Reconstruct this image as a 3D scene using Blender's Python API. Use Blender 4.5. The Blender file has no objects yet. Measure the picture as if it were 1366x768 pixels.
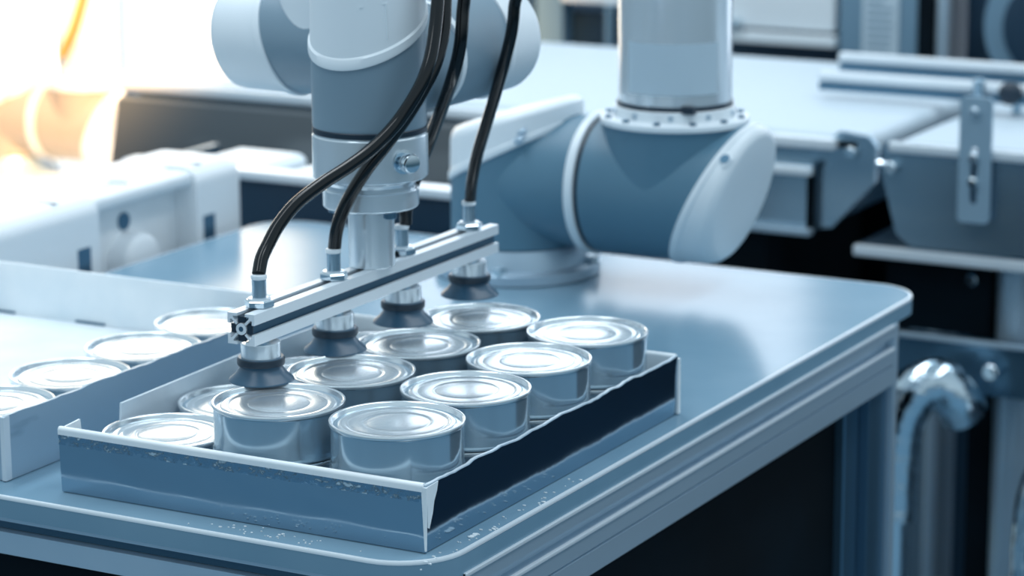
import bpy, bmesh, math, random
from mathutils import Vector, Matrix
random.seed(7)
S = 0.001                                   # everything below is modelled in millimetres
sc = bpy.context.scene
col = sc.collection
PI = math.pi

# ------------------------------------------------------------------ camera
cd = bpy.data.cameras.new('camera')
cam = bpy.data.objects.new('camera', cd); col.objects.link(cam)
R_ = Vector((0.87675812, 0.48088983, -0.00633763)); U_ = Vector((-0.10254201, 0.19979687, 0.97445695))
F_ = Vector((-0.46987267, 0.85371317, -0.22448494))
m = Matrix((R_, U_, -F_)).transposed().to_4x4()
m.translation = Vector((788.562, -1326.955, 514.037)) * S
cam.matrix_world = m
cd.sensor_fit = 'HORIZONTAL'; cd.sensor_width = 36.0; cd.lens = 3716.0 / 1366 * 36
cd.clip_start = 0.05; cd.clip_end = 100
cd.dof.use_dof = True; cd.dof.focus_distance = 1.66; cd.dof.aperture_fstop = 8.0
sc.camera = cam

# ------------------------------------------------------------------ world, lamps, exposure
w = bpy.data.worlds.new('hall_light'); sc.world = w; w.use_nodes = True
nt = w.node_tree; nt.nodes.clear()
out = nt.nodes.new('ShaderNodeOutputWorld'); bg = nt.nodes.new('ShaderNodeBackground')
tc = nt.nodes.new('ShaderNodeTexCoord'); sep = nt.nodes.new('ShaderNodeSeparateXYZ'); ramp = nt.nodes.new('ShaderNodeValToRGB')
mr = nt.nodes.new('ShaderNodeMapRange'); mr.inputs[1].default_value = -1; mr.inputs[2].default_value = 1
nt.links.new(tc.outputs['Generated'], sep.inputs[0]); nt.links.new(sep.outputs[2], mr.inputs[0])
nt.links.new(mr.outputs[0], ramp.inputs[0]); nt.links.new(ramp.outputs[0], bg.inputs[0]); nt.links.new(bg.outputs[0], out.inputs[0])
e = ramp.color_ramp.elements
e[0].position = 0.40; e[0].color = (0.05, 0.12, 0.17, 1)
e[1].position = 0.56; e[1].color = (0.66, 0.83, 0.93, 1)
x_ = e.new(1.0); x_.color = (0.46, 0.64, 0.77, 1)
bg.inputs[1].default_value = 0.72

def area(name, loc, rot, sx, sy, power, color):
    l = bpy.data.lights.new(name, 'AREA'); l.shape = 'RECTANGLE'; l.size = sx; l.size_y = sy; l.energy = power; l.color = color
    o = bpy.data.objects.new(name, l); col.objects.link(o); o.location = loc; o.rotation_euler = rot
    return o
area('ceiling_lamp', (-1.1, 1.3, 2.3), (0, 0, 0), 0.5, 3.2, 42, (0.90, 0.96, 1.0))
area('ceiling_lamp', (0.9, 1.0, 2.3), (0, 0, 0), 0.5, 3.2, 30, (0.90, 0.96, 1.0))
area('ceiling_lamp', (-0.6, -1.0, 2.3), (0, 0, 0), 0.5, 2.0, 12, (0.90, 0.96, 1.0))

wl_ = bpy.data.lights.new('warm_glow_spot', 'SPOT'); wl_.energy = 300; wl_.color = (1.0, 0.56, 0.24); wl_.shadow_soft_size = .10  # added warm spot, stands in for the glow over the second robot
wl_.spot_size = math.radians(82); wl_.spot_blend = .6
wo_ = bpy.data.objects.new('warm_glow_spot', wl_); col.objects.link(wo_); wo_.location = (-1.0, .95, .60)
wo_.rotation_euler = Vector((-.82, .95, -.78)).to_track_quat('-Z', 'Y').to_euler()

sc.view_settings.view_transform = 'Standard'; sc.view_settings.look = 'None'
sc.view_settings.exposure = 0.12; sc.view_settings.gamma = 1.0; sc.view_settings.use_curve_mapping = False

# ------------------------------------------------------------------ materials
def lin(h):
    h = h.lstrip('#'); c = [int(h[i:i + 2], 16) / 255 for i in (0, 2, 4)]
    return tuple(x / 12.92 if x < .04045 else ((x + .055) / 1.055) ** 2.4 for x in c) + (1,)

def mat(name, h, rough=.5, metal=0.0, noise=None, bump=None, spec=.5, coat=0, vary=None, aniso=None, emit=None):
    """noise=(scale, hexcolour2, lo, hi, stretch)  bump=(scale, strength, stretch)"""
    mt = bpy.data.materials.new(name); mt.use_nodes = True
    t = mt.node_tree; b = t.nodes['Principled BSDF']
    b.inputs['Base Color'].default_value = lin(h); b.inputs['Roughness'].default_value = rough
    b.inputs['Metallic'].default_value = metal; b.inputs['Specular IOR Level'].default_value = spec
    b.inputs['Coat Weight'].default_value = coat; b.inputs['Coat Roughness'].default_value = .08
    tcn = t.nodes.new('ShaderNodeTexCoord')
    def nz(scale, stretch, detail=4):
        mp = t.nodes.new('ShaderNodeMapping'); mp.inputs['Scale'].default_value = stretch
        n = t.nodes.new('ShaderNodeTexNoise'); n.inputs['Scale'].default_value = scale; n.inputs['Detail'].default_value = detail
        t.links.new(tcn.outputs['Object'], mp.inputs[0]); t.links.new(mp.outputs[0], n.inputs['Vector'])
        return n.outputs['Fac']
    if noise:
        sc_, h2, lo, hi, st = noise
        f = nz(sc_, st)
        r = t.nodes.new('ShaderNodeMapRange'); r.inputs[1].default_value = lo; r.inputs[2].default_value = hi
        mx = t.nodes.new('ShaderNodeMix'); mx.data_type = 'RGBA'
        mx.inputs[6].default_value = lin(h); mx.inputs[7].default_value = lin(h2)
        t.links.new(f, r.inputs[0]); t.links.new(r.outputs[0], mx.inputs[0]); t.links.new(mx.outputs[2], b.inputs['Base Color'])
    if vary:
        sc_, lo, hi, st = vary
        f = nz(sc_, st)
        r = t.nodes.new('ShaderNodeMapRange'); r.inputs[1].default_value = .3; r.inputs[2].default_value = .7
        r.inputs[3].default_value = lo; r.inputs[4].default_value = hi
        t.links.new(f, r.inputs[0]); t.links.new(r.outputs[0], b.inputs['Roughness'])
    if bump:
        sc_, stg, st = bump
        f = nz(sc_, st, 3)
        bp = t.nodes.new('ShaderNodeBump'); bp.inputs['Strength'].default_value = stg; bp.inputs['Distance'].default_value = .002
        t.links.new(f, bp.inputs['Height']); t.links.new(bp.outputs[0], b.inputs['Normal'])
    if emit:
        b.inputs['Emission Color'].default_value = lin(emit[0]); b.inputs['Emission Strength'].default_value = emit[1]
    return mt

I3 = (1, 1, 1)
M = {
 'top': mat('bench_top_blue_grey', '#7092a7', .18, noise=(14, '#7a9aae', .3, .7, I3), bump=(9, .008, I3), spec=.22),
 'alu': mat('anodised_aluminium', '#b3c8d7', .36, .55, vary=(30, .30, .44, (1, .03, 1))),
 'alu_bright': mat('bright_aluminium', '#e6eef4', .32, .30),
 'slot': mat('slot_shade', '#2d566f', .5, .2),  # shade inside slots and grooves, put into the colour
 'turned': mat('turned_aluminium', '#dfe9f0', .22, .62, vary=(60, .18, .26, (1, 1, .03))),
 'chrome':   mat('nickel_plate', '#d5e2ea', .10, 1.0),
 'chrome_bend': mat('crinkled_chrome', '#cfdde6', .08, 1.0, bump=(48, 1.0, (1, 1, 1.6))),
 'steel': mat('brushed_steel', '#98b3c4', .24, .85, noise=(7, '#b9ccd8', .42, .66, (.5, 1, 2.2)), bump=(6, .06, I3)),
 'steel_dark': mat('dark_steel', '#55788f', .3, .75, bump=(8, .05, I3)),
 'tin': mat('tinplate', '#aec5d3', .16, .75, vary=(14, .13, .2, I3), bump=(12, .05, (1, 1, 2)), spec=.7),
 'tin_lid': mat('tinplate_lid', '#eaf1f5', .22, .8, bump=(14, .012, I3)),
 'ink':      mat('stamp_ink', '#6f8798', .6),
 'foil':     mat('silver_foil_board', '#9fb7c8', .10, 1.0, vary=(40, .06, .16, (1, 1, .15)), bump=(45, .03, (1, 1, .4))),
 'foil_crinkle': mat('crinkled_foil', '#8fa9bc', .12, 1.0, bump=(150, 1.0, (1, 1, .5))),
 'foil_dull': mat('scuffed_foil_board', '#a7bfd0', .34, .35, noise=(26, '#5f7f97', .60, .74, (1, .3, 1)), bump=(30, .05, I3)),
 'foil_side': mat('creased_foil_board', '#9fb7c8', .11, 1.0, bump=(17, .30, (1, 1, .7))),
 'card':     mat('white_cardboard', '#eef3f6', .65, noise=(20, '#dfe9ef', .35, .7, I3)),
 'card_in':  mat('pale_card_inside', '#d3dfe8', .55, noise=(22, '#b2c6d4', .4, .75, I3)),
 'grey': mat('robot_blue_grey_paint', '#547c92', .42, bump=(300, .03, I3)),
 'glow_grey': mat('glow_tinted_grey', '#9a9690', .42),  # robot grey recoloured for the second arm so its warm tint shows
 'wrist': mat('grey_paint_lit_at_wrist', '#7b93a3', .38),  # same robot grey made lighter; brighter light at the wrist put into the colour
 'bracket': mat('satin_bracket', '#8faabc', .45, .2),
 'white':    mat('robot_white_plastic', '#e3ecf2', .36),
 'plastic':  mat('white_moulded_plastic', '#eef2f5', .40),
 'rubber':   mat('dark_rubber', '#2c5068', .33),
 'rubber_dk': mat('black_rubber', '#0f2738', .4),
 'hose': mat('black_polyurethane_tube', '#03080d', .13, spec=.5),
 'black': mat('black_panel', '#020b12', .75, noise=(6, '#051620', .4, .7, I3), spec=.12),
 'navy': mat('dark_navy_machine', '#12344b', .5),
 'navy_dark': mat('dark_reflect_navy', '#0c2c40', .6),
 'belt': mat('white_belt', '#b9c8d3', .5),
 'paper': mat('pale_paper', '#bccfdb', .4),
 'print':    mat('grey_print', '#7f9cb0', .7),
 'cab': mat('blue_grey_cabinet', '#6f90a6', .45),
 'floor': mat('sealed_floor', '#587f97', .45, noise=(1.2, '#6a91a8', .35, .7, I3)),
 'wall':     mat('hall_wall', '#c9d8e3', .8),
 'warm':     mat('warm_cable', '#a88a3a', .5),
 'lit': mat('added_bright_pane', '#ffffff', .5, emit=('#eef5ff', 2.1)),  # unseen glowing panes, added to brighten reflections in the lids
 'lit_warm': mat('sunlit_pane', '#ffffff', .5, emit=('#ffeed6', 3.4)),
 'housing': mat('dark_grey_housing', '#4f565b', .4, noise=(3, '#858c90', .5, .75, (1, 1, 3))),
}

# ------------------------------------------------------------------ mesh building
class MB:
    def __init__(s): s.v = []; s.f = []
    def add(s, v, f):
        n = len(s.v); s.v += [Vector(p) for p in v]; s.f += [tuple(i + n for i in q) for q in f]; return s
    def box(s, a, b, bev=0.0, seg=2):
        if bev <= 0:
            x0, y0, z0 = a; x1, y1, z1 = b
            v = [(x, y, z) for z in (z0, z1) for y in (y0, y1) for x in (x0, x1)]
            return s.add(v, [(0, 2, 3, 1), (4, 5, 7, 6), (0, 1, 5, 4), (1, 3, 7, 5), (3, 2, 6, 7), (2, 0, 4, 6)])
        bm = bmesh.new(); bmesh.ops.create_cube(bm, size=1)
        for q in bm.verts: q.co = Vector([(a[i] + b[i]) / 2 + q.co[i] * (b[i] - a[i]) for i in range(3)])
        bmesh.ops.bevel(bm, geom=bm.edges[:], offset=bev, segments=seg, affect='EDGES', profile=.5)
        bm.verts.ensure_lookup_table(); bm.verts.index_update()
        s.add([q.co.copy() for q in bm.verts], [[q.index for q in f.verts] for f in bm.faces]); bm.free(); return s
    def rings(s, rings, cap0=True, cap1=True):
        n = len(rings[0]); b = len(s.v)
        for r in rings: s.v += [Vector(p) for p in r]
        for i in range(len(rings) - 1):
            for j in range(n):
                k = (j + 1) % n
                s.f.append((b + i * n + j, b + i * n + k, b + (i + 1) * n + k, b + (i + 1) * n + j))
        if cap0: s.f.append(tuple(b + j for j in reversed(range(n))))
        if cap1: s.f.append(tuple(b + (len(rings) - 1) * n + j for j in range(n)))
        return s
    def lathe(s, prof, c=(0, 0, 0), axis=(0, 0, 1), seg=48, cap0=True, cap1=True, ref=None):
        a = Vector(axis).normalized()
        o = Vector(ref) if ref else (Vector((1, 0, 0)) if abs(a.x) < .9 else Vector((0, 0, 1)))
        o = (o - a * o.dot(a)).normalized(); b = a.cross(o); c = Vector(c)
        return s.rings([[c + a * h + (o * math.cos(2 * PI * j / seg) + b * math.sin(2 * PI * j / seg)) * r for j in range(seg)] for r, h in prof], cap0, cap1)
    def cyl(s, p, q, r, seg=24, ch=0.0):
        p = Vector(p); q = Vector(q); L = (q - p).length
        pr = [(r, 0), (r, L)] if ch <= 0 else [(r - ch, 0), (r, ch), (r, L - ch), (r - ch, L)]
        return s.lathe(pr, p, (q - p), seg)
    def prism(s, outline, axis, a, b):
        """outline: 2-D points; axis 'x','y','z' is the extrusion axis from a to b"""
        def P(u, v, t): return {'x': (t, u, v), 'y': (u, t, v), 'z': (u, v, t)}[axis]
        return s.rings([[P(u, v, a) for u, v in outline], [P(u, v, b) for u, v in outline]])
    def tube(s, pts, r, seg=14, sub=8):
        P = [Vector(p) for p in pts]; Q = [P[0] * 2 - P[1]] + P + [P[-1] * 2 - P[-2]]; path = []
        for i in range(1, len(Q) - 2):
            for k in range(sub):
                t = k / sub; a, b, c, d = Q[i - 1:i + 3]
                path.append(.5 * ((2 * b) + (c - a) * t + (2 * a - 5 * b + 4 * c - d) * t * t + (3 * b - a - 3 * c + d) * t ** 3))
        path.append(P[-1])
        rings = []; up = None
        for i, p in enumerate(path):
            d = (path[min(i + 1, len(path) - 1)] - path[max(i - 1, 0)]).normalized()
            if up is None: up = Vector((1, 0, 0)) if abs(d.x) < .8 else Vector((0, 1, 0))
            n = (up - d * up.dot(d)).normalized(); up = n; b = d.cross(n)
            rings.append([p + (n * math.cos(2 * PI * j / seg) + b * math.sin(2 * PI * j / seg)) * r for j in range(seg)])
        return s.rings(rings)

def rrect(x0, y0, x1, y1, r, n=8):
    o = []
    for cx, cy, a0 in ((x1 - r, y1 - r, 0), (x0 + r, y1 - r, 90), (x0 + r, y0 + r, 180), (x1 - r, y0 + r, 270)):
        for k in range(n + 1):
            a = math.radians(a0 + 90 * k / n); o.append((cx + r * math.cos(a), cy + r * math.sin(a)))
    return o

def wloc(o):
    v = Vector((0, 0, 0))
    while o: v += o.location; o = o.parent
    return v

def obj(name, mb, material, parent=None, smooth=35, origin=None):
    me = bpy.data.meshes.new(name)
    off = wloc(parent) / S if parent else Vector((0, 0, 0))
    o_ = Vector(origin) if origin else Vector((0, 0, 0))
    if parent: o_ = Vector((0, 0, 0))
    me.from_pydata([tuple((v - off - o_) * S) for v in mb.v], [], mb.f)
    bm = bmesh.new(); bm.from_mesh(me); bmesh.ops.recalc_face_normals(bm, faces=bm.faces[:]); bm.to_mesh(me); bm.free()
    me.materials.append(material)
    if smooth:
        me.shade_smooth()
        try: me.set_sharp_from_angle(angle=math.radians(smooth))
        except Exception: pass
    ob = bpy.data.objects.new(name, me); col.objects.link(ob)
    if smooth:
        wn_ = ob.modifiers.new('weighted', 'WEIGHTED_NORMAL'); wn_.keep_sharp = True
    if parent: ob.parent = parent
    elif origin: ob.location = o_ * S
    return ob

def tag(o, label=None, cat=None, group=None, kind=None):
    if label: o['label'] = label
    if cat: o['category'] = cat
    if group: o['group'] = group
    if kind: o['kind'] = kind
    return o

def thing(name, label, cat, loc=(0, 0, 0), group=None):
    o = bpy.data.objects.new(name, None); col.objects.link(o); o.empty_display_size = .02
    o.location = Vector(loc) * S
    return tag(o, label, cat, group)

def copy_tree(o, parent=None):
    c = o.copy(); col.objects.link(c)
    if parent: c.parent = parent
    for ch in list(o.children): copy_tree(ch, c)
    return c

# ================================================================== SETTING
FZ = -800
tag(obj('floor', MB().box((-6500, -4000, FZ - 40), (3500, 4000, FZ)), M['floor'], smooth=0), kind='structure')
wl = MB()
WY = 3900
WX = [(-4900, -3800), (-3700, -2600), (-2450, -1350), (-1200, -100), (50, 1150)]  # left pair makes the bright corner; the others are unseen, added for lid reflections
WZ0, WZ1 = -640, 1700
wl.box((-6500, WY, FZ), (3500, WY + 120, WZ0)); wl.box((-6500, WY, WZ1), (3500, WY + 120, 2300))
xs = [-6500] + [v for a in WX for v in a] + [3500]
for i in range(0, len(xs), 2): wl.box((xs[i], WY, WZ0), (xs[i + 1], WY + 120, WZ1))
tag(obj('wall_back', wl, M['wall'], smooth=0), kind='structure')
for i, (a, b) in enumerate(WX):
    fr = MB()
    for (p, q) in (((a, WY + 20, WZ0), (a + 50, WY + 80, WZ1)), ((b - 50, WY + 20, WZ0), (b, WY + 80, WZ1)),
                   ((a, WY + 20, WZ0), (b, WY + 80, WZ0 + 50)), ((a, WY + 20, WZ1 - 50), (b, WY + 80, WZ1)), (((a + b) / 2 - 25, WY + 20, WZ0), ((a + b) / 2 + 25, WY + 80, WZ1))):
        fr.box(p, q)
    wn = tag(obj('window_%d' % (i + 1), fr, M['white'], smooth=0), kind='structure')
    obj('pane', MB().box((a + 50, WY + 45, WZ0 + 50), (b - 50, WY + 55, WZ1 - 50)), M['lit_warm' if i < 2 else 'lit'], wn, smooth=0)

# ================================================================== WORKBENCH
tb = thing('workbench', 'aluminium framed workbench with a glossy blue grey rounded top under the cardboard trays', 'workbench', (-300, 380, FZ))
X0, X1, Y0, Y1 = -622, 16, -23.4, 781
ol = rrect(X0, Y0, X1, Y1, 42, 10)
def inset(d): return rrect(X0 + d, Y0 + d, X1 - d, Y1 - d, 42 - d, 10)
mb = MB(); mb.rings([[(x, y, -14) for x, y in inset(0)], [(x, y, -1.2) for x, y in inset(0)], [(x, y, -.3) for x, y in inset(.4)], [(x, y, 0) for x, y in inset(1.4)]])
obj('table_top', mb, M['top'], tb, 25)
# right-hand rail: ledge, face, groove, ledge, face, hairline, face
def rail_outline(sgn, x):
    p = [(x + 3, -14), (x + 3, -24), (x - 4, -25), (x - 4, -32.5), (x + 3, -33.5), (x + 3, -46), (x + 1, -46.3), (x + 1, -47.4), (x + 3, -47.7), (x + 3, -63), (x - 42, -63), (x - 42, -14)]
    return p
obj('side_rail', MB().prism(rail_outline(1, 14), 'y', 16, 706), M['alu'], tb, 0)
obj('side_rail', MB().prism([(-606 - x, z) for x, z in rail_outline(1, 14)], 'y', 16, 706), M['alu'], tb, 0)
fo = [(Y0 + 4, -14), (Y0 + 4, -17.8), (Y0 + 12, -18.2), (Y0 + 12, -24.6), (Y0 + 4, -25), (Y0 + 4, -39.5), (Y0 + 40, -39.5), (Y0 + 40, -14)]
fr = obj('front_rail', MB().prism(fo, 'x', X0 + 30, X1 - 28), M['alu'], tb, 0)
obj('groove_shade', MB().box((X0 + 31, Y0 + 9.5, -24.4), (X1 - 29, Y0 + 11.8, -18.4)), M['slot'], fr, 0)  # dark strip paints the shade in the groove
obj('back_rail', MB().prism([(Y0 + Y1 - y, z) for y, z in fo], 'x', X0 + 30, X1 - 28), M['alu'], tb, 0)
for lx, xp in ((X1 - 44, X1 - 2), (X0 + 4, X0 - 2)):
    obj('leg', MB().box((lx, Y0 + 6, FZ), (lx + 40, Y0 + 46, -39.5), 1.2), M['alu'], tb, 30)
    lg = obj('leg', MB().box((lx, 668, FZ), (lx + 40, 706, -63), 1.2), M['steel_dark'], tb, 30)
    obj('end_strip', MB().box((lx, 706.5, FZ), (lx + 45, 716, -14), 1.0), M['alu'], lg, 30)
for ya_, yb_, xa_, xb_ in ((16, 706, X1 - 1, X1 + 2), (16, 706, X0 - 2, X0 + 1)):
    for z in (-16.2, -35.2): obj('rail_glint', MB().box((xa_, ya_, z), (xb_, yb_, z + 2.6), .6), M['alu_bright'], tb, 30)  # bright strips paint the light caught by the rail ledges
obj('edge_glint', MB().rings([[(x, y, z) for x, y in inset(d)] for d, z in ((-.15, -2.2), (-.2, -1), (.3, .0), (1.2, .12), (2.2, .12))], False, False), M['alu_bright'], tb, 40)  # bright strip paints the highlight along the bench edge
fl_ = MB(); rnd = random.Random(12)
def chip(x, y, r):
    a0 = rnd.uniform(0, 6); o = [(x + r * rnd.uniform(.5, 1.2) * 1.6 * math.cos(a0 + k * PI / 3), y + r * rnd.uniform(.5, 1.2) * math.sin(a0 + k * PI / 3)) for k in range(6)]
    fl_.prism(o, 'z', .05, rnd.uniform(.25, .7))
for k in range(34): chip(rnd.gauss(-100, 30), rnd.gauss(-11, 4), rnd.uniform(.3, .8))
for k in range(40): chip(rnd.uniform(4, 13), rnd.gauss(60, 50), rnd.uniform(.3, 1.0))
for k in range(7): chip(7, 40 + k * 1.1, 1.3)
tag(obj('paper_crumbs', fl_, M['card'], tb, 0), kind='stuff')
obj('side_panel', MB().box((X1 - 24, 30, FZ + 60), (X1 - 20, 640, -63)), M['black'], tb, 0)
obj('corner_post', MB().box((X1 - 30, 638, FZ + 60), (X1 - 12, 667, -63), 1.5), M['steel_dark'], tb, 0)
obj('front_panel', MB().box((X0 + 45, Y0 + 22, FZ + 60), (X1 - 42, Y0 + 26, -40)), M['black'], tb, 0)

# ================================================================== TRAYS
def tray(name, label, x0, x1, y0, y1, h, foil_side):
    """folded display tray: white inside, foil outside, rolled white edge along front and back"""
    t = thing(name, label, 'tray', ((x0 + x1) / 2, (y0 + y1) / 2, 0))
    cx, cy = (x0 + x1) / 2, (y0 + y1) / 2
    obj('floor_panel', MB().box((x0 + 2.2, y0 + 3.2, .3), (x1 - 4.2, y1 - 3.6, 2.2)), M['card'], t, 0)
    return t

x0, x1, y0, y1, H = -264.7, 0, 0, 342.5, 42.8
t1 = tray('cardboard_tray', 'silver foil faced cardboard tray holding two layers of cans at the bench front', x0, x1, y0, y1, H, 1)
def rolled(xa, xb, y, s, h, zlo):
    """rolled top edge; the roll runs in x, s=+1 when the inside lies towards +y"""
    o = []
    for k in range(9):
        a = PI * k / 8
        o.append((y + s * (2.3 - 2.3 * math.cos(a)), h - 2.3 + 2.3 * math.sin(a)))
    o += [(y + s * 4.6, zlo), (y + s * 3.4, zlo), (y + s * 3.4, h - 5), (y, h - 5)]
    return MB().prism(o, 'x', xa, xb)
# front wall: foil sheet with slight waves
def foil_wall(xa, xb, ya, yb, z0, z1, n, thick, seed, amp=.35, ragged=0, axis='x', lean=0.0, jit=0.0):
    rnd = random.Random(seed); mbx = MB(); ph = [rnd.uniform(0, 6) for _ in range(6)]
    top = []
    for i in range(n + 1):
        t = i / n
        rg = ragged * (math.sin(t * 23 + ph[0]) * .5 + math.sin(t * 61 + ph[1]) * .35 + rnd.uniform(-.4, .4))
        top.append(z1 + rg)
    vs = []; fs = []
    m_ = 6
    for side in (0, 1):
        for i in range(n + 1):
            t = i / n
            for k in range(m_ + 1):
                q = k / m_; z = z0 + (top[i] - z0) * q
                wv = amp * (math.sin(t * 9 + q * 2 + ph[2]) + .5 * math.sin(t * 31 + ph[3] + q * 3)) * math.sin(PI * q) + (lean * q + jit * rnd.uniform(-1, 1)) * (1 if axis == 'y' else -1)
                vs.append((xa + (xb - xa) * t + wv * (axis == 'y') - (side * thick if axis == 'y' else 0), ya + (yb - ya) * t + wv * (axis == 'x') + (side * thick if axis == 'x' else 0), z))
    def id(s_, i, k): return s_ * (n + 1) * (m_ + 1) + i * (m_ + 1) + k
    for i in range(n):
        for k in range(m_):
            fs.append((id(0, i, k), id(0, i + 1, k), id(0, i + 1, k + 1), id(0, i, k + 1)))
            fs.append((id(1, i, k), id(1, i, k + 1), id(1, i + 1, k + 1), id(1, i + 1, k)))
        fs.append((id(0, i, m_), id(0, i + 1, m_), id(1, i + 1, m_), id(1, i, m_)))
        fs.append((id(0, i, 0), id(1, i, 0), id(1, i + 1, 0), id(0, i + 1, 0)))
    for i in (0, n):
        for k in range(m_): fs.append((id(0, i, k), id(0, i, k + 1), id(1, i, k + 1), id(1, i, k)))
    return mbx.add(vs, fs)
fw_ = obj('front_wall', foil_wall(x0, x1 - .6, y0 + 1.0, y0 + 1.0, .5, 33.2, 60, 1.6, 3, amp=.18, lean=1.0), M['foil'], t1, 60)
obj('crinkled_strip', foil_wall(x0, x1 - .6, y0 - .1, y0 - .1, 31.2, 38.4, 170, 1.2, 5, amp=.1, lean=.1, jit=.42, ragged=.7), M['foil_crinkle'], fw_, 60)
obj('rolled_edge', rolled(x0, x1 - 1.2, y0 - .9, 1, H, 14), M['card'], fw_, 60)
sw = obj('side_wall', foil_wall(x1 - 1.2, x1 - 1.2, y0 + .8, y1 - 3, .5, 41.2, 60, 2.0, 11, amp=.45, ragged=1.0, axis='y', lean=1.4), M['foil_side'], t1, 60)
e_ = foil_wall(x1 - .3, x1 - .3, y0 + 1, y1 - 3, 40.2, 41.9, 60, 2.0, 11, amp=0, ragged=1.0, axis='y')
obj('torn_edge', e_, M['card_in'], sw, 60)
obj('inner_lining', MB().box((x1 - 4, y0 + 6, 2.4), (x1 - 2.6, y1 - 5, 39)), M['card'], sw, 0)
# torn white paper at the front corner and the raw white board edge
tp = MB(); pts = [(1.2, 40.5), (14, 41), (12.5, 36), (9, 30), (7.5, 24), (5, 18.5), (3.2, 15), (1.6, 16)]
tp.rings([[(x1 + .3, y, z) for y, z in pts], [(x1 + .75, y, z) for y, z in pts]])
obj('torn_paper', tp, M['card'], sw, 0)
obj('corner_edge', MB().rings([[(x1 - .5, -.6, 2), (x1 + .4, -.6, 2), (x1 + .4, .5, 2), (x1 - .5, .5, 2)], [(x1 - 2.4, -.6, 40.5), (x1 + 1.2, -.6, 40.5), (x1 + 1.2, 1, 40.5), (x1 - 2.4, 1, 40.5)]]), M['card'], fw_, 0)
bw = obj('back_wall', MB().box((x0, y1 - 1.6, .5), (x1 - 1, y1, 38)), M['foil'], t1, 0)
obj('rolled_edge', rolled(x0, x1 - 2, y1 + .3, -1, H, 6), M['card'], bw, 60)
obj('corner_edge', MB().box((x1 - 1.6, y1 - 3, .5), (x1 + 1, y1 + .4, 40), .8), M['card'], bw, 30)
lw = obj('side_wall', MB().box((x0, y0 + 1.8, .5), (x0 + 2, y1 - 1.8, 27)), M['foil_dull'], t1, 0)
obj('side_flap', MB().rings([[(x0 + 2.3, 58, 20), (x0 + 2.3, 330, 20), (x0 + 2.3, 330, 43.5), (x0 + 1.2, 190, 44.5), (x0 + 1.2, 62, 43)],
                             [(x0 + 4.0, 58, 20), (x0 + 4.0, 330, 20), (x0 + 4.0, 330, 43.5), (x0 + 2.9, 190, 44.5), (x0 + 2.9, 62, 43)]]), M['card_in'], lw, 0)
obj('corner_tab', MB().rings([[(x0 + .4, 2, 24), (x0 + .4, 22, 24), (x0 + .4, 20, 42.8), (x0 + .4, 2, 41.5)], [(x0 + 1.8, 2, 24), (x0 + 1.8, 22, 24), (x0 + 1.8, 20, 42.8), (x0 + 1.8, 2, 41.5)]]), M['card'], lw, 0)

a0, a1, b0, b1 = -611, -309, 2, 363
t2 = tray('cardboard_tray', 'scuffed white lined cardboard tray with one row of cans, beside the foil faced tray', a0, a1, b0, b1, 43, 0)
r2 = obj('side_wall', foil_wall(a1, a1, b0 + .8, b1 - 1, .5, 42.6, 50, 2.2, 21, amp=.5, ragged=.7, axis='y'), M['foil_dull'], t2, 60)
obj('inner_lining', MB().box((a1 - 4.0, b0 + 3, 2.4), (a1 - 2.8, b1 - 4, 41)), M['card'], r2, 0)
obj('corner_edge', MB().box((a1 - 3.0, b0 - 1.4, .4), (a1 + .5, b0 + 5, 42.6), .7), M['card_in'], r2, 30)
b2 = obj('back_wall', MB().box((a0, b1 - 3, .5), (a1, b1, 43.2), .8), M['card'], t2, 30)
for ya, yb in ((-606, -588), (-528, -500)):
    obj('fold_slot', MB().box((ya, b1 - 4.4, 2.3), (yb, b1 - 3.2, 4.2)), M['steel_dark'], b2, 0)
obj('front_wall', MB().box((a0, b0, .5), (a1 - 3.2, b0 + 2, 42)), M['foil_dull'], t2, 0)
obj('side_wall', MB().box((a0, b0 + 2.2, .5), (a0 + 2, b1 - 3.2, 42)), M['card'], t2, 0)

# ================================================================== CANS
CH = 31.0
def can_proto():
    t = thing('tin_can', '', 'can')
    R = 41.2
    body = [(39.0, 0), (40.9, .4), (41.2, 1.2), (40.9, 2.2), (40.1, 3.2)]
    body += [(40.1, 9.0), (39.85, 9.8), (40.1, 10.6), (40.1, 27.4), (40.4, 28.2), (38.4, 28.2)]
    obj('body', MB().lathe(body, seg=72), M['tin'], t, 50)
    lid = [(40.3, 28.4), (41.0, 28.6), (41.2, 29.2), (41.2, 30.3), (40.9, 30.9), (40.2, 31.0), (39.6, 30.8), (39.1, 30.2), (38.6, 28.6), (38.0, 27.6), (37.2, 27.4),
           (36.2, 27.8), (35.4, 28.7), (34.2, 29.1), (31.6, 29.0), (30.6, 28.5), (29.6, 28.5), (28.8, 28.9), (21.5, 29.1), (20.4, 28.5), (18.8, 28.5), (17.8, 29.0), (10, 29.25), (.2, 29.3)]
    obj('lid', MB().lathe(lid, seg=72, cap0=False), M['tin_lid'], t, 40)
    return t
proto = can_proto(); first = [True]
def can(x, y, z, label, group, rot=0):
    if first[0]: o = proto; first[0] = False
    else: o = copy_tree(proto)
    o.location = Vector((x, y, z)) * S; o.rotation_euler = (0, 0, rot)
    o['label'] = label; o['group'] = group; o['category'] = 'can'
    return o
ZU = 33.6; ZL = 2.4
G1 = 'unpicked cans of the top layer'; G2 = 'cans under the suction cups'; G3 = 'cans of the bottom layer'; G4 = 'cans in the scuffed tray'
ordn = ['at the tray\'s front corner', 'second from the front corner', 'third from the front corner', 'farthest from the front corner']
ya = [46.2, 129.0, 211.8, 294.8]
for i, y in enumerate(ya):
    can(-46.2, y, ZU, 'bright lidded top can along the tray\'s long dark side, ' + ordn[i], G1, i * 1.3)
yb = [49.5, 132.0, 214.5, 297.0]
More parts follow.
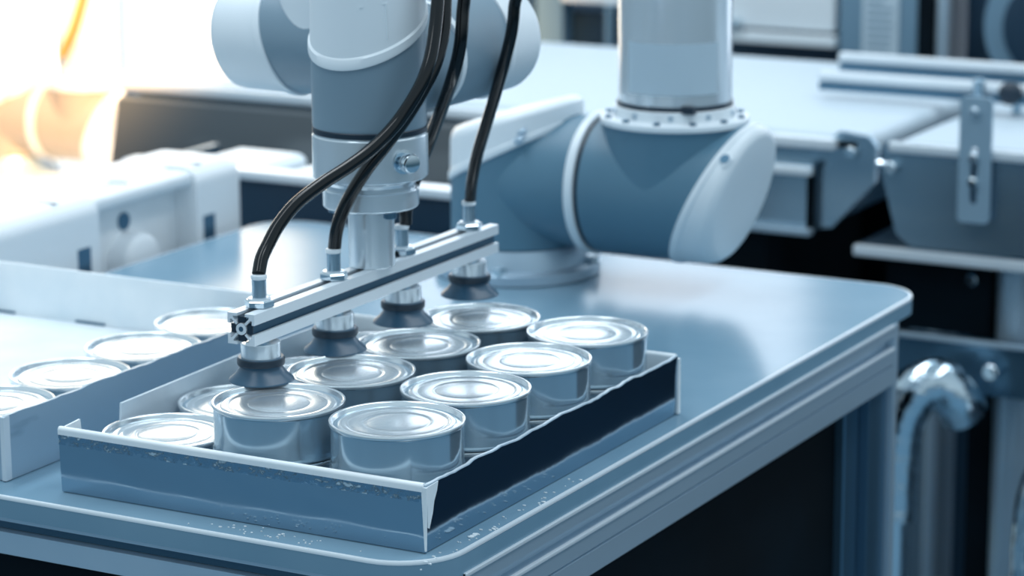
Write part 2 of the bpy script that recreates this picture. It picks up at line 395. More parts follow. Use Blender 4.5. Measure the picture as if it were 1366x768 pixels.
cupn = ['suction cup at the bar\'s cut end', 'second suction cup from the cut end', 'third suction cup from the cut end', 'last suction cup before the robot base']
for i, y in enumerate(yb):
    can((-133, -131.8, -130.6, -130.0)[i], y, ZU, 'top can held by the ' + cupn[i], G2, i * .9)
for i, y in enumerate(ya):
    can(-46.2, y, ZL, 'bottom can under the bright lidded can ' + ordn[i], G3, i * 2.1)
for i, y in enumerate(yb):
    can((-133, -131.8, -130.6, -130.0)[i], y, ZL, 'bottom can under the can at the ' + cupn[i], G3, i * 1.7)
cl = ['uncovered bottom can at the foil tray\'s short front wall', 'uncovered bottom can second from the foil tray\'s front wall',
      'uncovered bottom can third from the foil tray\'s front wall, behind the bar', 'uncovered bottom can by the foil tray\'s back wall, behind the bar']
for i, y in enumerate((51.5, 133.5, 215.5, 296)):
    can(-219, y, ZL, cl[i], G3, i * .6)
dl = ['pale can in the scuffed tray, cut off by the picture edge', 'pale can in the scuffed tray, second from its front corner',
      'pale can in the scuffed tray, third from its front corner', 'pale can in the scuffed tray, farthest back, near the bar\'s cut end']
for i, y in enumerate((55.5, 138.5, 222.5, 306)):
    c = can(-362.5, y, ZL, dl[i], G4, 0)
    if i:
        rnd = random.Random(40 + i); pm = MB()
        for k in range(9):
            px = (-8 + k * 2 + rnd.uniform(-.5, .5)); py = rnd.uniform(-2.6, 2.6)
            pm.box((px - .7, py - .9, 29.27), (px + .7, py + .9, 29.42))
        ang = math.radians(28)
        for v in pm.v: v.x, v.y = v.x * math.cos(ang) - v.y * math.sin(ang), v.x * math.sin(ang) + v.y * math.cos(ang)
        off = wloc(c) / S
        for v in pm.v: v += off
        o = obj('stamped_code', pm, M['ink'], c, 0); tag(o, kind='stuff')

# ================================================================== GRIPPER
gx = -170.0; BZ0, BZ1, BY0, BY1 = 91.5, 111.5, 65.0, 377.0
gr = thing('vacuum_gripper', 'vacuum gripper with slotted aluminium bar and four suction cups over the cans', 'gripper', (gx, 221, 64))
# T-slot profile: hub, four diagonal webs, four corner lips
def quarter(k):
    q = [(10, 10), (10, 3.1), (8.1, 3.1), (8.1, 5.9), (7.0, 5.9), (3.7, 2.6), (2.6, 3.7), (5.9, 7.0), (5.9, 8.1), (3.1, 8.1), (3.1, 10)]
    for _ in range(k): q = [(-y, x) for x, y in q]
    return q
bar = MB()
for k in range(4): bar.prism([(gx + x, 101.5 + z) for x, z in quarter(k)], 'y', BY0, BY1)
hubo = [(gx + 3.8 * math.cos(2 * PI * k / 16), 101.5 + 3.8 * math.sin(2 * PI * k / 16)) for k in range(16)]
bar.prism(hubo, 'y', BY0 + .02, BY1)
bar_o = obj('bar', bar, M['alu_bright'], gr, 20)
bar_in = MB()
for dx, dz in ((1, 0), (-1, 0), (0, 1), (0, -1)):
    if dx: bar_in.box((gx + dx * 5.6 - 1.0, BY0 + 2, 98.1), (gx + dx * 5.6 + 1.0, BY1 - .4, 104.9))
    else: bar_in.box((gx - 3.4, BY0 + 2, 101.5 + dz * 5.6 - 1.0), (gx + 3.4, BY1 - .4, 101.5 + dz * 5.6 + 1.0))
obj('slot_shade_strip', bar_in, M['slot'], bar_o, 0)  # dark strips paint the shade inside the bar slots
ef = MB()
for dx, dz in ((1, 0), (-1, 0), (0, 1), (0, -1)):
    if dx: ef.box((gx + dx * 6 - 2, BY0 + 1, 98.6), (gx + dx * 6 + 2, BY0 + 1.9, 104.4))
    else: ef.box((gx - 2.9, BY0 + 1, 101.5 + dz * 6 - 2), (gx + 2.9, BY0 + 1.9, 101.5 + dz * 6 + 2))
obj('slot_shade_block', ef, M['rubber_dk'], bar_o, 0)  # dark blocks paint the shade in the end pockets
obj('centre_hole', MB().prism([(gx + 1.7 * math.cos(2 * PI * k / 12), 101.5 + 1.7 * math.sin(2 * PI * k / 12)) for k in range(12)], 'y', BY0 - .15, BY0 + 1), M['slot'], bar_o, 0)
CY = [86.2, 173.3, 260.0, 352.0]
for i, cy in enumerate(CY):
    c = (gx, cy, 0)
    # cup under the bar
    cup = obj('suction_cup', MB().lathe([(8, 66.5), (15, 64.9), (20.2, 64.1), (20.8, 64.4), (20.4, 65.4), (16.2, 69.0), (13.6, 72.6), (13.4, 73.4), (14.6, 74.2), (15.0, 75.2), (15.0, 78.6), (14.2, 79.6), (8, 79.6)], c, seg=48), M['rubber'], gr, 50)
    obj('cup_band', MB().lathe([(14.8, 74.6), (15.15, 75.4), (15.15, 78.4), (14.6, 79.2), (13, 79.2)], c, seg=48), M['rubber_dk'], cup, 50)
    hub = MB().lathe([(12.3, 78.5), (12.6, 79.2), (12.6, 88.4), (12.2, 89.0), (6, 89.0)], c, seg=40)
    h_ = obj('cup_holder', hub, M['turned'], cup, 40)
    obj('nipple', MB().lathe([(6.4, 88.6), (6.4, 91.8)], c, seg=6).box((gx - 1, cy - 9, 89), (gx + 8, cy - 5, 91.4)), M['steel'], cup, 20)
    # fitting above the bar
    ft = obj('hose_fitting', MB().lathe([(4.7, 116), (4.7, 116.6), (4.55, 117), (4.55, 129.0), (4.3, 129.4)], c, seg=12), M['steel'], gr, 30)
    obj('nut', MB().lathe([(8.6, 111.6), (9.4, 112.2), (9.4, 115.4), (8.6, 116.2), (5, 116.2)], c, seg=6, ref=(math.cos(.35 + i * .5), math.sin(.35 + i * .5), 0)), M['chrome'], ft, 20)
    obj('washer', MB().lathe([(7.2, 116.0), (7.4, 116.4), (7.2, 117.2), (4.7, 117.6)], c, seg=32), M['turned'], ft, 40)
    obj('release_collar', MB().lathe([(4.6, 129.2), (5.0, 129.6), (5.1, 131.2), (4.7, 132.0), (3.9, 132.2)], c, seg=24), M['white'], ft, 40)
ad = obj('mounting_post', MB().lathe([(15.0, 111.6), (15.5, 112.2), (15.5, 151.0)], (gx, 221, 0), seg=48), M['turned'], gr, 40)
obj('mounting_plate', MB().lathe([(30.6, 152.0), (31.8, 153.0), (32, 153.6), (32, 164.2), (31.4, 164.9), (28.5, 165)], (gx, 221, 0), seg=64), M['turned'], gr, 40)
for dx, dy in ((22, -12), (-22, -10), (14, 22)):
    obj('bolt_head', MB().lathe([(4.2, 147.5), (4.6, 148), (4.6, 152.2)], (gx + dx, 221 + dy, 0), seg=18), M['steel_dark'], gr, 30)

# ================================================================== ROBOT ARM
def joint(parent, c, a, o, R, h0, hs, ht, stub=None, Rs=None, k=.5, kt=.27, grey='grey', names=('joint_housing', 'joint_cap'), seg=64):
    """barrel joint: axis a, output stub towards o, slanted seam, white end cap"""
    c = Vector(c); a = Vector(a); o = Vector(o); b = a.cross(o)
    def ring(r, h, kk): return [c + a * (h + kk * R * math.cos(2 * PI * j / seg)) + (o * math.cos(2 * PI * j / seg) + b * math.sin(2 * PI * j / seg)) * r for j in range(seg)]
    body = MB().rings([ring(R - 3, h0, 0), ring(R - .6, h0 + .8, 0), ring(R, h0 + 3, 0), ring(R, hs, k)])
    if stub: body.lathe([(Rs, 0), (Rs, stub)], c + a * 0, o, seg=56, ref=a)
    bo = obj(names[0], body, M[grey], parent, 45)
    cp = MB().rings([ring(R - 1, hs - 1, k), ring(R + 1.4, hs - .6, k), ring(R + 1.8, hs + 1, k), ring(R + 1.6, hs + 5, k - .02), ring(R + .2, hs + 6.2, k - .03),
                     ring(R - .2, ht - 9, kt + .06), ring(R - 1.4, ht - 5, kt + .02), ring(R - 4.5, ht - 1.6, kt), ring(R - 9, ht, kt - .02), ring(R * .45, ht + 1, kt - .14)])
    return bo, obj(names[1], cp, M['white'], parent, 40)

ra = thing('robot', 'grey and white jointed robot arm standing on the bench and carrying the gripper', 'robot arm', (-316, 690, 0))
bx, by = -316.0, 690.0
obj('base_flange', MB().lathe([(68, 0), (70, 1), (70, 9), (68, 10.5), (60, 11), (58.5, 20), (56, 27)], (bx, by, 0), seg=64), M['alu'], ra, 40)
for kk in range(4):
    an = math.radians(15 + 90 * kk)
    obj('base_bolt', MB().lathe([(6.5, 9), (6.5, 15), (5.5, 16)], (bx + 64 * math.cos(an), by + 64 * math.sin(an), 0), seg=6), M['chrome'], ra, 30)
bs, bc = joint(ra, (bx, by, 0), (0, 0, 1), (1, 0, 0), 56, 27, 103, 137, None, None, names=('base_housing', 'base_cap'))
obj('base_output', MB().cyl((bx, by, 82), (-242, by, 82), 55, 56), M['grey'], ra, 40)
for yy, zz in ((-20, 0), (22, 6)):
    obj('cap_screw', MB().lathe([(4.5, 0), (4.5, 3), (3.5, 3.6)], (bx + 30, by - 47 + yy * .1, 121 + zz), (-.3, -.5, .8), seg=16), M['alu'], bc, 30)
sz = 82.0
obj('joint_ring', MB().cyl((-242, by, sz), (-234, by, sz), 59.5, 64, .8), M['white'], ra, 40)
sh, shc = joint(ra, (-233, by, sz), (1, 0, 0), (0, 0, 1), 57.5, 2, 100, 126, None, None, k=.52, names=('shoulder_housing', 'shoulder_cap'))
obj('seal_ring', MB().cyl((-234, by, sz), (-230.5, by, sz), 56.5, 64), M['rubber_dk'], ra, 40)
fx = -170.0
obj('shoulder_output', MB().lathe([(56.5, 0), (57.5, 52), (58.5, 56)], (fx, by, sz), seg=64), M['grey'], ra, 40)
fl = obj('arm_flange', MB().lathe([(58, 138), (60.4, 138.6), (60.4, 142.5), (59.6, 143.5), (51, 143.8), (50, 144.5), (49, 152), (47, 153)], (fx, by, 0), seg=64), M['white'], ra, 35)
for kk in range(12):
    an = 2 * PI * (kk + .35) / 12
    obj('bolt', MB().lathe([(2.9, 143.2), (2.9, 145.6), (2.2, 146)], (fx + 55.2 * math.cos(an), by + 55.2 * math.sin(an), 0), seg=10), M['steel_dark'], fl, 30)
for kk in range(10):
    an = 2 * PI * (kk + .1) / 10
    p = Vector((math.cos(an), math.sin(an), 0))
    obj('neck_screw', MB().cyl(Vector((fx, by, 148.3)) + p * 48.5, Vector((fx, by, 148.3)) + p * 50.6, 2.2, 10), M['alu'], fl, 30)
obj('seal_ring', MB().lathe([(46, 152.5), (47.2, 153), (47.2, 156), (46, 156.5)], (fx, by, 0), seg=56).box((fx + 26, by - 42, 152), (fx + 36, by - 36, 158)), M['rubber_dk'], ra, 35)
ua = obj('upper_arm_tube', MB().lathe([(45.4, 156), (45.8, 157), (45.8, 560)], (fx, by, 0), seg=64), M['turned'], ra, 35)
st = MB(); a_s = [math.radians(-118 + 100 * k / 20) for k in range(21)]
st.rings([[(fx + r * math.cos(a), by + r * math.sin(a), z) for r, z in ((46.0, 166), (46.3, 166), (46.3, 207), (46.0, 207))] for a in a_s])
obj('label_sticker', st, M['paper'], ua, 40)
an = math.radians(40); pn = Vector((0, -math.cos(an), math.sin(an))); pc = Vector((-105, by, sz)) + pn * 57.2
scs = obj('screw_recess', MB().lathe([(7.5, 0), (7.5, 1.0), (6.5, 1.4)], pc, pn, seg=4, ref=(1, .3, 0)), M['white'], shc, 20)
obj('screw', MB().lathe([(4.6, 1.0), (4.6, 1.8)], pc, pn, seg=6), M['steel_dark'], scs, 20)
# elbow and forearm, above the picture
joint(ra, (fx, by, 600), (1, 0, 0), (0, 0, -1), 52, -48, 40, 66, 50, 50, names=('elbow_housing', 'elbow_cap'))
obj('elbow_link', MB().cyl((-320, by, 600), (-218, by, 600), 48, 48, 4), M['grey'], ra, 40)
wy, wz = 322.0, 244.0
fa0 = Vector((-262, by, 600)); fa1 = Vector((-262, wy, 300))
obj('forearm_tube', MB().cyl(fa0, fa1, 33, 48), M['turned'], ra, 40)
# wrist joints
joint(ra, (-212, wy, wz), (-1, 0, 0), (0, 0, 1), 38.5, 0, 84, 132, None, None, k=.3, kt=.1, grey='wrist', names=('wrist_housing', 'wrist_cap'))
obj('wrist_output', MB().lathe([(36, 0), (37, 40), (37, 58)], (-262, wy, wz), (0, 0, 1), seg=48), M['white'], ra, 40)
joint(ra, (gx, 284, wz), (0, 1, 0), (-1, 0, 0), 38.5, 0, 77, 121, None, None, k=.42, kt=.2, grey='wrist', names=('wrist_housing', 'wrist_cap'))
obj('wrist_link', MB().cyl((-214, wy, wz), (gx, wy, wz), 37.5, 48), M['wrist'], ra, 40)
obj('seal_ring', MB().cyl((gx, 279, wz), (gx, 284.5, wz), 38.8, 56), M['white'], ra, 40)
wh, wc = joint(ra, (gx, 221, 0), (0, 0, 1), (0, 1, 0), 38, 205.5, 268, 330, None, None, k=.52, kt=.3, grey='wrist', names=('wrist_housing', 'wrist_cap'))
obj('wrist_link', MB().cyl((gx, 221, wz), (gx, 280, wz), 36.5, 48), M['wrist'], ra, 40)
obj('seal_ring', MB().lathe([(37.6, 202.5), (38.1, 203), (38.1, 206), (37.6, 206.5)], (gx, 221, 0), seg=64), M['rubber_dk'], ra, 40)
wcol = obj('tool_collar', MB().lathe([(30, 168), (30.5, 170), (36.8, 172), (38.2, 173.2), (38.4, 174), (38.4, 200.5), (38.0, 201.3), (37.6, 201.6), (37.6, 203)], (gx, 221, 0), seg=72), M['turned'], ra, 30)
obj('collar_ring', MB().lathe([(29.2, 164.8), (29.5, 165.2), (29.5, 168.6), (28.5, 169)], (gx, 221, 0), seg=64), M['turned'], wcol, 30)
d_ = Vector((math.cos(math.radians(-24)), math.sin(math.radians(-24)), 0))
pc = Vector((gx, 221, 187)) + d_ * 37
obj('connector_plug', MB().lathe([(8, 0), (8, 2.2), (4.4, 2.6), (4.4, 5), (6.4, 5.4), (6.6, 6.4), (6.6, 10.6), (5.6, 12), (2, 12.6)], pc, d_, seg=28), M['chrome'], wcol, 40)

# moulded ridges on the white caps
def ridge(parent, p, q, t=.6):
    p = Vector(p); q = Vector(q); d = (q - p).normalized(); n = Vector((0, 0, 1)) if abs(d.z) < .7 else Vector((1, 0, 0)); b = d.cross(n)
    obj('moulded_ridge', MB().rings([[e + (n * u + b * v) * t for u, v in ((1, 1), (-1, 1), (-1, -1), (1, -1))] for e in (p, q)]), M['white'], parent, 0)
def on_wrist(deg, z): return (gx + 37.9 * math.cos(math.radians(deg)), 221 + 37.9 * math.sin(math.radians(deg)), z)
ridge(wc, on_wrist(-66, 289), on_wrist(-40, 291)); ridge(wc, on_wrist(-40, 291), on_wrist(-39, 268))

# ================================================================== AIR HOSES
hose_paths = [
 [[-170.4, 86.7, 134.8], [-172.2, 93.1, 140.6], [-172.1, 101.0, 148.7], [-170.3, 110.6, 159.2], [-164.8, 122.6, 171.0], [-154.2, 137.2, 182.5], [-143.3, 151.6, 192.1], [-133.2, 164.6, 202.5], [-123.1, 178.9, 218.0], [-113.5, 189.5, 238.0], [-110.3, 197.8, 254.0], [-111.6, 207.0, 269.7], [-114.5, 217.3, 292.5], [-119.1, 227.9, 320.1]],
 [[-169.7, 174.2, 135.0], [-166.5, 172.2, 144.2], [-161.9, 171.7, 156.1], [-153.7, 172.0, 171.1], [-144.2, 175.5, 186.6], [-134.1, 182.7, 202.0], [-124.2, 192.8, 219.7], [-117.0, 204.0, 238.2], [-113.0, 212.8, 254.3], [-113.1, 222.2, 272.6], [-115.3, 228.2, 291.2], [-119.4, 238.0, 319.1]],
 [[-168.1, 262.0, 135.6], [-167.1, 261.5, 142.0], [-164.5, 263.3, 153.3], [-164.7, 274.2, 168.5], [-154.7, 273.7, 190.0], [-139.1, 262.6, 213.3], [-122.1, 247.6, 236.7], [-114.9, 245.3, 257.3], [-113.4, 247.2, 279.4], [-116.5, 254.3, 312.8]],
 [[-169.5, 353.1, 135.1], [-162.8, 344.7, 149.0], [-154.9, 338.7, 169.3], [-145.1, 334.3, 191.9], [-135.0, 330.4, 215.7], [-125.7, 325.6, 237.7], [-118.8, 322.9, 257.5], [-116.4, 323.0, 275.4], [-116.3, 325.2, 305.7]]]
hl = ['black air hose from the fitting at the bar\'s cut end, sweeping across the wrist front', 'black air hose from the second fitting, left of the mounting post, crossing the wrist',
      'black air hose from the fitting right behind the mounting post, rising beside the wrist', 'black air hose from the bar\'s far end fitting, rising clear of the wrist']
for lab, pts, up in zip(hl, hose_paths, ((-138, 250, 372), (-148, 266, 370), (-156, 284, 366), (-160, 330, 362))):
    pts = pts + [up, (up[0] - 44, up[1] + 62, up[2] + 38), (up[0] - 56, up[1] + 118, up[2] + 62)]
    p0 = (pts[0][0], pts[0][1], 132.3)
    o = obj('air_hose', MB().tube([p0] + pts[1:], 4.4 if lab != hl[3] else 4.2, 16, 8), M['hose'], None, 60, origin=p0)
    tag(o, lab, 'hose', 'air hoses of the gripper')

# ================================================================== CONVEYORS BEHIND THE BENCH
cv = thing('belt_conveyor', 'long white belt conveyor behind the standing robot, left of the gap', 'conveyor', (-600, 1420, FZ))
CT = 45
ro = [(1196, CT - 14)] + [(1203 - 7 * math.cos(PI / 2 * k / 5), CT - 7 + 7 * math.sin(PI / 2 * k / 5)) for k in range(6)] + [(1640, CT), (1640, CT - 14)]
obj('belt', MB().prism(ro, 'x', -1105, -212), M['belt'], cv, 40)
obj('end_roller', MB().cyl((-212, 1206, 32), (-212, 1635, 32), 13, 28), M['belt'], cv, 40)
f1 = obj('side_frame', MB().box((-1100, 1197, -20), (-232, 1202, 34)).box((-240, 1197.5, 8), (-205, 1203.5, 42)).box((-1100, 1186, -53), (-252, 1194, 14), 1).box((-1100, 1180, 8), (-252, 1196, 18), 1.5), M['steel'], cv, 30)
obj('edge_strip', MB().box((-1100, 1182, 30), (-232, 1196, 41), 2), M['alu_bright'], f1, 30)
obj('edge_strip', MB().box((-1095, 1172, 4), (-252, 1182, 13), 2), M['alu_bright'], f1, 30)
obj('lower_flange', MB().box((-1095, 1172, -56), (-252, 1184, -50), 1), M['alu'], f1, 30)
obj('end_frame', MB().box((-262, 1186, -53), (-252, 1600, 16), 1), M['steel_dark'], cv, 30)
ep = MB().prism([(-246, 14), (-240, 40), (-232, 47), (-200, 44), (-192, 34), (-194, -2), (-238, -50), (-252, -52), (-252, 10)], 'y', 1196, 1204)
ep_o = obj('end_plate', ep, M['steel'], cv, 25)
obj('bolt', MB().cyl((-217, 1197, 28), (-217, 1188, 28), 6, 12, 1), M['chrome'], ep_o, 30)
obj('far_frame', MB().box((-1100, 1636, -53), (-252, 1648, 40), 1), M['steel'], cv, 30)
for lx in (-1060, -330):
    for ly in (1215, 1590): obj('leg', MB().box((lx - 22, ly - 22, FZ), (lx + 22, ly + 22, -40)), M['black'], cv, 0)
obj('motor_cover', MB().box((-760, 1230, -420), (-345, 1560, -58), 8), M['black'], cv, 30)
obj('drive_housing', MB().prism([(1165, -150), (1150, -60), (1172, 22), (1180, 25), (1180, -150)], 'x', -1090, -560), M['housing'], cv, 30)

c2 = thing('belt_conveyor', 'second white belt conveyor, steel sided, past the gap with a slotted bracket on it', 'conveyor', (120, 1420, FZ))
obj('belt', MB().prism([(1200, 30), (1200, 36), (1206, 41), (1640, 41), (1640, 30)], 'x', -170, 1250), M['belt'], c2, 30)
p2 = obj('side_frame', MB().prism([(-184, 36), (-180, 42), (1250, 42), (1250, -60), (-152, -60), (-168, -48), (-184, 10)], 'y', 1190, 1199), M['steel'], c2, 25)
obj('edge_strip', MB().box((-176, 1184, 33), (1250, 1192, 43), 2), M['alu_bright'], p2, 30)
obj('pin', MB().cyl((-190, 1193, 19), (-178, 1193, 19), 4, 14, 1).cyl((-172, 1190, 18), (-172, 1180, 18), 6, 12, 1), M['chrome'], p2, 30)
obj('far_frame', MB().box((-184, 1636, -50), (1250, 1646, 40), 1), M['steel'], c2, 30)
obj('shelf_plate', MB().box((-212, 1196, -70), (1250, 1420, -64), 1), M['steel'], c2, 30)
obj('shelf_lip', MB().box((-212, 1188, -74), (1250, 1197, -63), 2), M['alu_bright'], c2, 30)
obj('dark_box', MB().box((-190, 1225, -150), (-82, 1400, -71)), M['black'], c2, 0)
obj('bolt', MB().cyl((-98, 1224, -92), (-98, 1212, -92), 6, 14, 1), M['chrome'], c2, 30)
obj('column', MB().lathe([(34, FZ), (34, -75)], (-46, 1246, 0), seg=40), M['alu'], c2, 40)
obj('cross_plate', MB().box((-168, 1190, -200), (1250, 1206, -147), 1), M['steel_dark'], c2, 30)
obj('cross_plate_lip', MB().box((-168, 1184, -150), (1250, 1191, -145), 1.5), M['alu'], c2, 30)
obj('socket_bolt', MB().cyl((-62, 1190, -172), (-62, 1172, -172), 8, 20, 1.2), M['chrome'], c2, 30)
obj('support_post', MB().box((-104, 1236, FZ), (-62, 1290, -150)), M['black'], c2, 0)
obj('support_post', MB().box((-40, 1280, FZ), (30, 1330, -150)), M['black'], c2, 0)
for lx in (1200,):
    for ly in (1215, 1600): obj('leg', MB().box((lx - 22, ly - 22, FZ), (lx + 22, ly + 22, -60)), M['steel'], c2, 0)
obj('leg', MB().box((-160, 1590, FZ), (-120, 1630, -50)), M['black'], c2, 0)
obj('dark_reflect_block', MB().box((75, 1236, FZ + 30), (1180, 1580, -150), 3), M['navy_dark'], c2, 30)  # unseen block, added so the tray's foil side reflects something dark
# slotted bracket
br = thing('slotted_bracket', 'slotted grey steel bracket plate bolted upright to the second conveyor side', 'bracket', (-86, 1186, -27))
bl = rrect(-102, -28, -70, 94, 5, 4); sl = rrect(-90, -10, -83, 46, 3.4, 4)
pb = MB(); n = len(bl)
for y in (1179, 1183): pb.v += [Vector((x, y, z)) for x, z in bl] + [Vector((x, y, z)) for x, z in sl]
for j in range(n):
    k = (j + 1) % n
    pb.f += [(j, k, n + k, n + j), (2 * n + j, 3 * n + j, 3 * n + k, 2 * n + k), (j, 2 * n + j, 2 * n + k, k), (n + j, n + k, 3 * n + k, 3 * n + j)]
obj('plate', pb, M['bracket'], br, 0)
for z in (80, 36, 12): obj('bolt', MB().cyl((-86.5, 1190, z), (-86.5, 1174, z), 4.6, 16, 1), M['chrome'], br, 30)
# guide rails
g1 = thing('guide_rail', 'upper bright guide rail over the second conveyor belt, farther from the bench', 'rail', (0, 1500, 41))
obj('rail', MB().box((-356, 1494, 68), (380, 1506, 79), 3), M['alu_bright'], g1, 40)
obj('rail_shade_strip', MB().box((-352, 1490, 60), (380, 1500, 68)), M['steel_dark'], g1, 0)  # dark strip paints the shadow under the rail
for x in (-40, 300): obj('post', MB().cyl((x, 1508, 41), (x, 1508, 76), 5, 14), M['steel'], g1, 40)
g2 = thing('guide_rail', 'lower bright guide rail over the second conveyor belt, held by a dark knob', 'rail', (0, 1400, 41))
obj('rail', MB().box((-338, 1394, 62), (380, 1406, 73), 3), M['alu_bright'], g2, 40)
obj('rail_shade_strip', MB().box((-335, 1391, 54), (380, 1400, 62)), M['steel_dark'], g2, 0)  # shade beneath this rail, built as a dark strip
obj('clamp', MB().cyl((-158, 1392, 41), (-158, 1392, 78), 6, 16, 1), M['steel'], g2, 40)
for x in (-122, 300): obj('post', MB().cyl((x, 1408, 41), (x, 1408, 72), 5, 14), M['steel'], g2, 40)
obj('knob', MB().lathe([(5, 0), (11, 2), (12, 6), (12, 12), (9, 16), (3, 18)], (-122, 1393, 66), (0, -1, 0), seg=20), M['rubber_dk'], g2, 40)
# chrome pipes
for lab, x, z0 in (('bent chrome pipe with crinkled elbow beside the bench leg', -138, -176), ('second bent chrome pipe, cut by the picture edge', 8, -226)):
    pp = tag(obj('chrome_pipe', MB().tube([(x, 1120, FZ), (x, 1120, -600), (x, 1120, z0 - 130)], 16.5, 24, 4), M['chrome'], None, 60, origin=(x, 1120, FZ)), lab, 'pipe', 'chrome pipes under the second conveyor')
    rib = MB(); P = [Vector((x, 1120, z0 - 138)), Vector((x, 1121, z0 - 90)), Vector((x + 4, 1123, z0 - 44)), Vector((x + 17, 1128, z0 - 12)), Vector((x + 36, 1138, z0 - 2)), Vector((x + 50, 1146, z0 - 16)), Vector((x + 57, 1158, z0 - 34))]
    rib.tube(P, 24, 28, 10)
    obj('elbow', rib, M['chrome_bend'], pp, 60)

# ================================================================== MACHINES FAR BEHIND
fm = thing('packing_machine', 'pale layered machine block behind the belt, top of the picture centre', 'machine', (-760, 2000, FZ))
obj('cover', MB().box((-690, 1905, 40), (-528, 2060, 150), 4), M['white'], fm, 30)
obj('bar', MB().box((-690, 1895, 22), (-524, 1910, 36), 2), M['white'], fm, 30)
obj('frame', MB().box((-1100, 1960, FZ), (-528, 2100, 40)), M['navy'], fm, 0)
obj('backplate', MB().box((-1120, 2102, -100), (-530, 2120, 240)), M['navy'], fm, 0)
obj('column', MB().box((-965, 1930, -60), (-925, 1960, 200), 2), M['cab'], fm, 30)
obj('beam', MB().box((-925, 1925, 55), (-690, 1960, 150), 2), M['white'], fm, 30)
obj('post', MB().cyl((-850, 1925, -40), (-850, 1925, 55), 9, 16), M['steel'], fm, 40)
obj('post', MB().cyl((-806, 1925, -40), (-806, 1925, 55), 12, 16), M['steel'], fm, 40)
obj('handle', MB().cyl((-668, 1893, 46), (-650, 1893, 46), 7, 16, 1), M['chrome'], fm, 40)
cb = thing('control_cabinet', 'blue grey steel control cabinet with a printed notice, behind the guide rails', 'cabinet', (-468, 2000, FZ))
obj('body', MB().box((-522, 1905, FZ), (-418, 2100, 260), 3), M['cab'], cb, 30)
nt_ = obj('notice_sheet', MB().box((-490, 1902.4, 12), (-442, 1904.4, 110)), M['paper'], cb, 0)
pr_ = MB(); rnd = random.Random(5)
for k in range(9): pr_.box((-484, 1901.8, 24 + k * 9.5), (-484 + rnd.uniform(22, 36), 1902.2, 27.5 + k * 9.5))
tag(obj('notice_text', pr_, M['print'], nt_, 0), kind='stuff')
obj('side_rail', MB().box((-418.5, 1906, -240), (-413, 1928, 260)), M['black'], cb, 0)
obj('post', MB().box((-414, 1900, -240), (-398, 1930, 260)), M['black'], cb, 0)
pl = thing('frame_post', 'pale upright machine post beside the control cabinet', 'post', (-387, 1910, FZ))
obj('post', MB().cyl((-387, 1910, FZ), (-387, 1910, 260), 8, 20), M['alu'], pl, 40)
nv = thing('machine_housing', 'dark navy machine housing at the picture\'s top corner with a big round guard', 'machine', (-230, 2000, FZ))
obj('body', MB().box((-375, 1960, FZ), (40, 2200, 280), 4), M['navy'], nv, 30)
obj('round_guard', MB().lathe([(78, 0), (86, 6), (88, 14), (88, 40)], (-250, 1960, 60), (0, -1, 0), seg=48, cap0=False, cap1=True), M['cab'], nv, 40)
obj('guard_ring', MB().lathe([(46, 40), (58, 42), (62, 46), (46, 48)], (-250, 1960, 60), (0, -1, 0), seg=40), M['navy'], nv, 40)

# ================================================================== LEFT SIDE BEHIND THE BENCH
bxm = thing('moulded_box', 'white moulded plastic housing with a recess and round knob beside the bench', 'housing', (-680, 580, -70))
def prof(xf, r=18):
    o = [(-735, -70), (xf, -70)]
    for k in range(9):
        a = PI / 2 * k / 8; o.append((xf - r + r * math.cos(a), 62 - r + r * math.sin(a)))
    for k in range(9):
        a = PI / 2 + PI / 2 * k / 8; o.append((-735 + r + r * math.cos(a), 62 - r + r * math.sin(a)))
    return o
def seg_(xf, ya_, yb_, round0=False, round1=False):
    o = prof(xf); c = Vector((-690, -4)); rg = []
    if round0: rg += [(.90, ya_), (.965, ya_ + 4), (.99, ya_ + 10)]; ya_ += 16
    rg.append((1, ya_))
    if round1: rg += [(1, yb_ - 16), (.99, yb_ - 10), (.965, yb_ - 4), (.90, yb_)]
    else: rg.append((1, yb_))
    return [[((c.x + (x - c.x) * k), y, c.y + (z - c.y) * k) for x, z in o] for k, y in rg]
bd = MB().rings(seg_(-640, 392, 540, True)).rings(seg_(-664, 539, 686)).rings(seg_(-640, 685, 758, False, True))
bd.box((-668, 538, 44), (-645, 687, 58), 5)
sb = obj('shell', bd, M['plastic'], bxm, 45)
obj('knob', MB().lathe([(26, 0), (26, 16), (24, 20), (18, 22.5), (5, 24)], (-664, 608, -10), (1, 0, 0), seg=40), M['plastic'], bxm, 45)
obj('socket_hole', MB().lathe([(8, 0), (8, 1.5)], (-664, 606, 25), (1, 0, 0), seg=24), M['steel_dark'], bxm, 30)
for y, z in ((518, 8), (702, 4)): obj('port', MB().box((-642, y - 9, z - 12), (-639.2, y + 9, z + 12), 1), M['steel_dark'], bxm, 20)
for y in (494, 594, 702): obj('vent_slit', MB().box((-668, y - 1.5, 61.4), (-648, y + 1.5, 62.6), .4), M['steel_dark'], bxm, 20)
sd = thing('equipment_stand', 'dark low stand under the white moulded housing, hidden by the bench', 'stand', (-690, 580, FZ))
obj('stand_top', MB().box((-740, 400, -82), (-646, 750, -70)), M['steel'], sd, 0)
for y in (430, 720): obj('leg', MB().box((-715, y - 20, FZ), (-675, y + 20, -82)), M['steel_dark'], sd, 0)

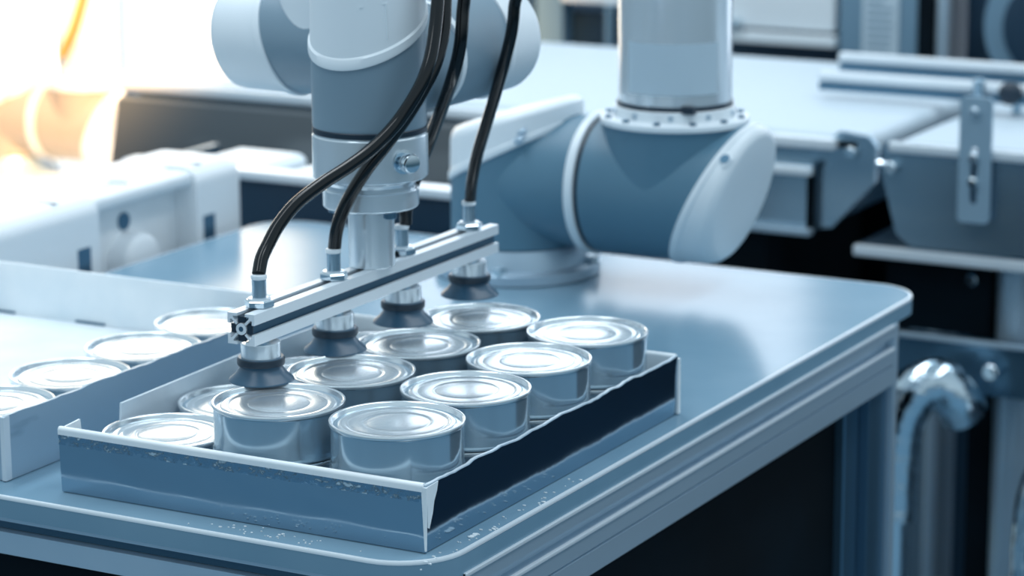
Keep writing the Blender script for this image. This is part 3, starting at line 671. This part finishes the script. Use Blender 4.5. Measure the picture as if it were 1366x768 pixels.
tr = thing('steel_trough', 'dark sided trough with a bright top rim, behind the bench\'s back edge', 'trough', (-640, 880, FZ))
obj('wall_panel', MB().box((-842, 852, -140), (-448, 860, 24)), M['navy'], tr, 0)
obj('rim', MB().box((-844, 846, 18), (-446, 872, 27), 2), M['alu_bright'], tr, 30)
obj('wall_panel', MB().box((-842, 860, -140), (-834, 1000, 18)), M['steel_dark'], tr, 0)
obj('floor_panel', MB().box((-834, 860, -140), (-448, 1000, -132)), M['steel_dark'], tr, 0)
for x in (-820, -470):
    for y in (870, 985): obj('leg', MB().box((x - 15, y - 12, FZ), (x + 15, y + 12, -140)), M['steel_dark'], tr, 0)
for i, (x0_, x1_, lab) in enumerate(((-800, -712, 'pale blurred tray standing in the trough, nearer the white housing'), (-700, -640, 'pale blurred tray standing in the trough, nearer the robot wrist'))):
    q = obj('parts_tray', MB().box((x0_, 905, -132), (x1_, 985, 22 - i * 6), 12, 3), M['white'], None, 40, origin=((x0_ + x1_) / 2, 945, -132))
    tag(q, lab, 'tray', 'trays in the trough')

ped = thing('robot_pedestal', 'white pedestal carrying the blurred second robot arm at the bright window', 'pedestal', (-1716, 1900, FZ))
obj('column', MB().box((-1900, 1780, FZ), (-1560, 2040, -262), 8), M['white'], ped, 30)
obj('top_plate', MB().box((-1930, 1750, -262), (-1540, 2070, -243), 3), M['white'], ped, 30)
r2a = thing('robot', 'second robot arm, blurred and warm lit, at the bright window behind', 'robot arm', (-1716 - 118, 1900, -243))
for ch in list(ra.children):
    st_ = ch.name.split('.')[0]
    if st_ in ('base_flange', 'base_bolt', 'base_housing', 'base_cap', 'base_output', 'joint_ring', 'shoulder_housing', 'shoulder_cap', 'shoulder_output', 'arm_flange', 'upper_arm_tube', 'elbow_housing', 'elbow_cap'):
        copy_tree(ch, r2a)
for ch in r2a.children:
    if ch.name.startswith('upper_arm_tube'): ch.material_slots[0].link = 'OBJECT'; ch.material_slots[0].material = M['white']  # tube turned white, its overexposure put into the colour
    if ch.material_slots and ch.material_slots[0].material == M['grey']:
        ch.material_slots[0].link = 'OBJECT'; ch.material_slots[0].material = M['glow_grey']  # grey swapped so the housings take on the warm glow
tag(obj('power_cable', MB().tube([(-1690, 1840, -55), (-1660, 1840, 0), (-1640, 1850, 100), (-1640, 1860, 330)], 7, 12, 8), M['warm'], r2a, 60), 'thin yellowish cable along the tube')
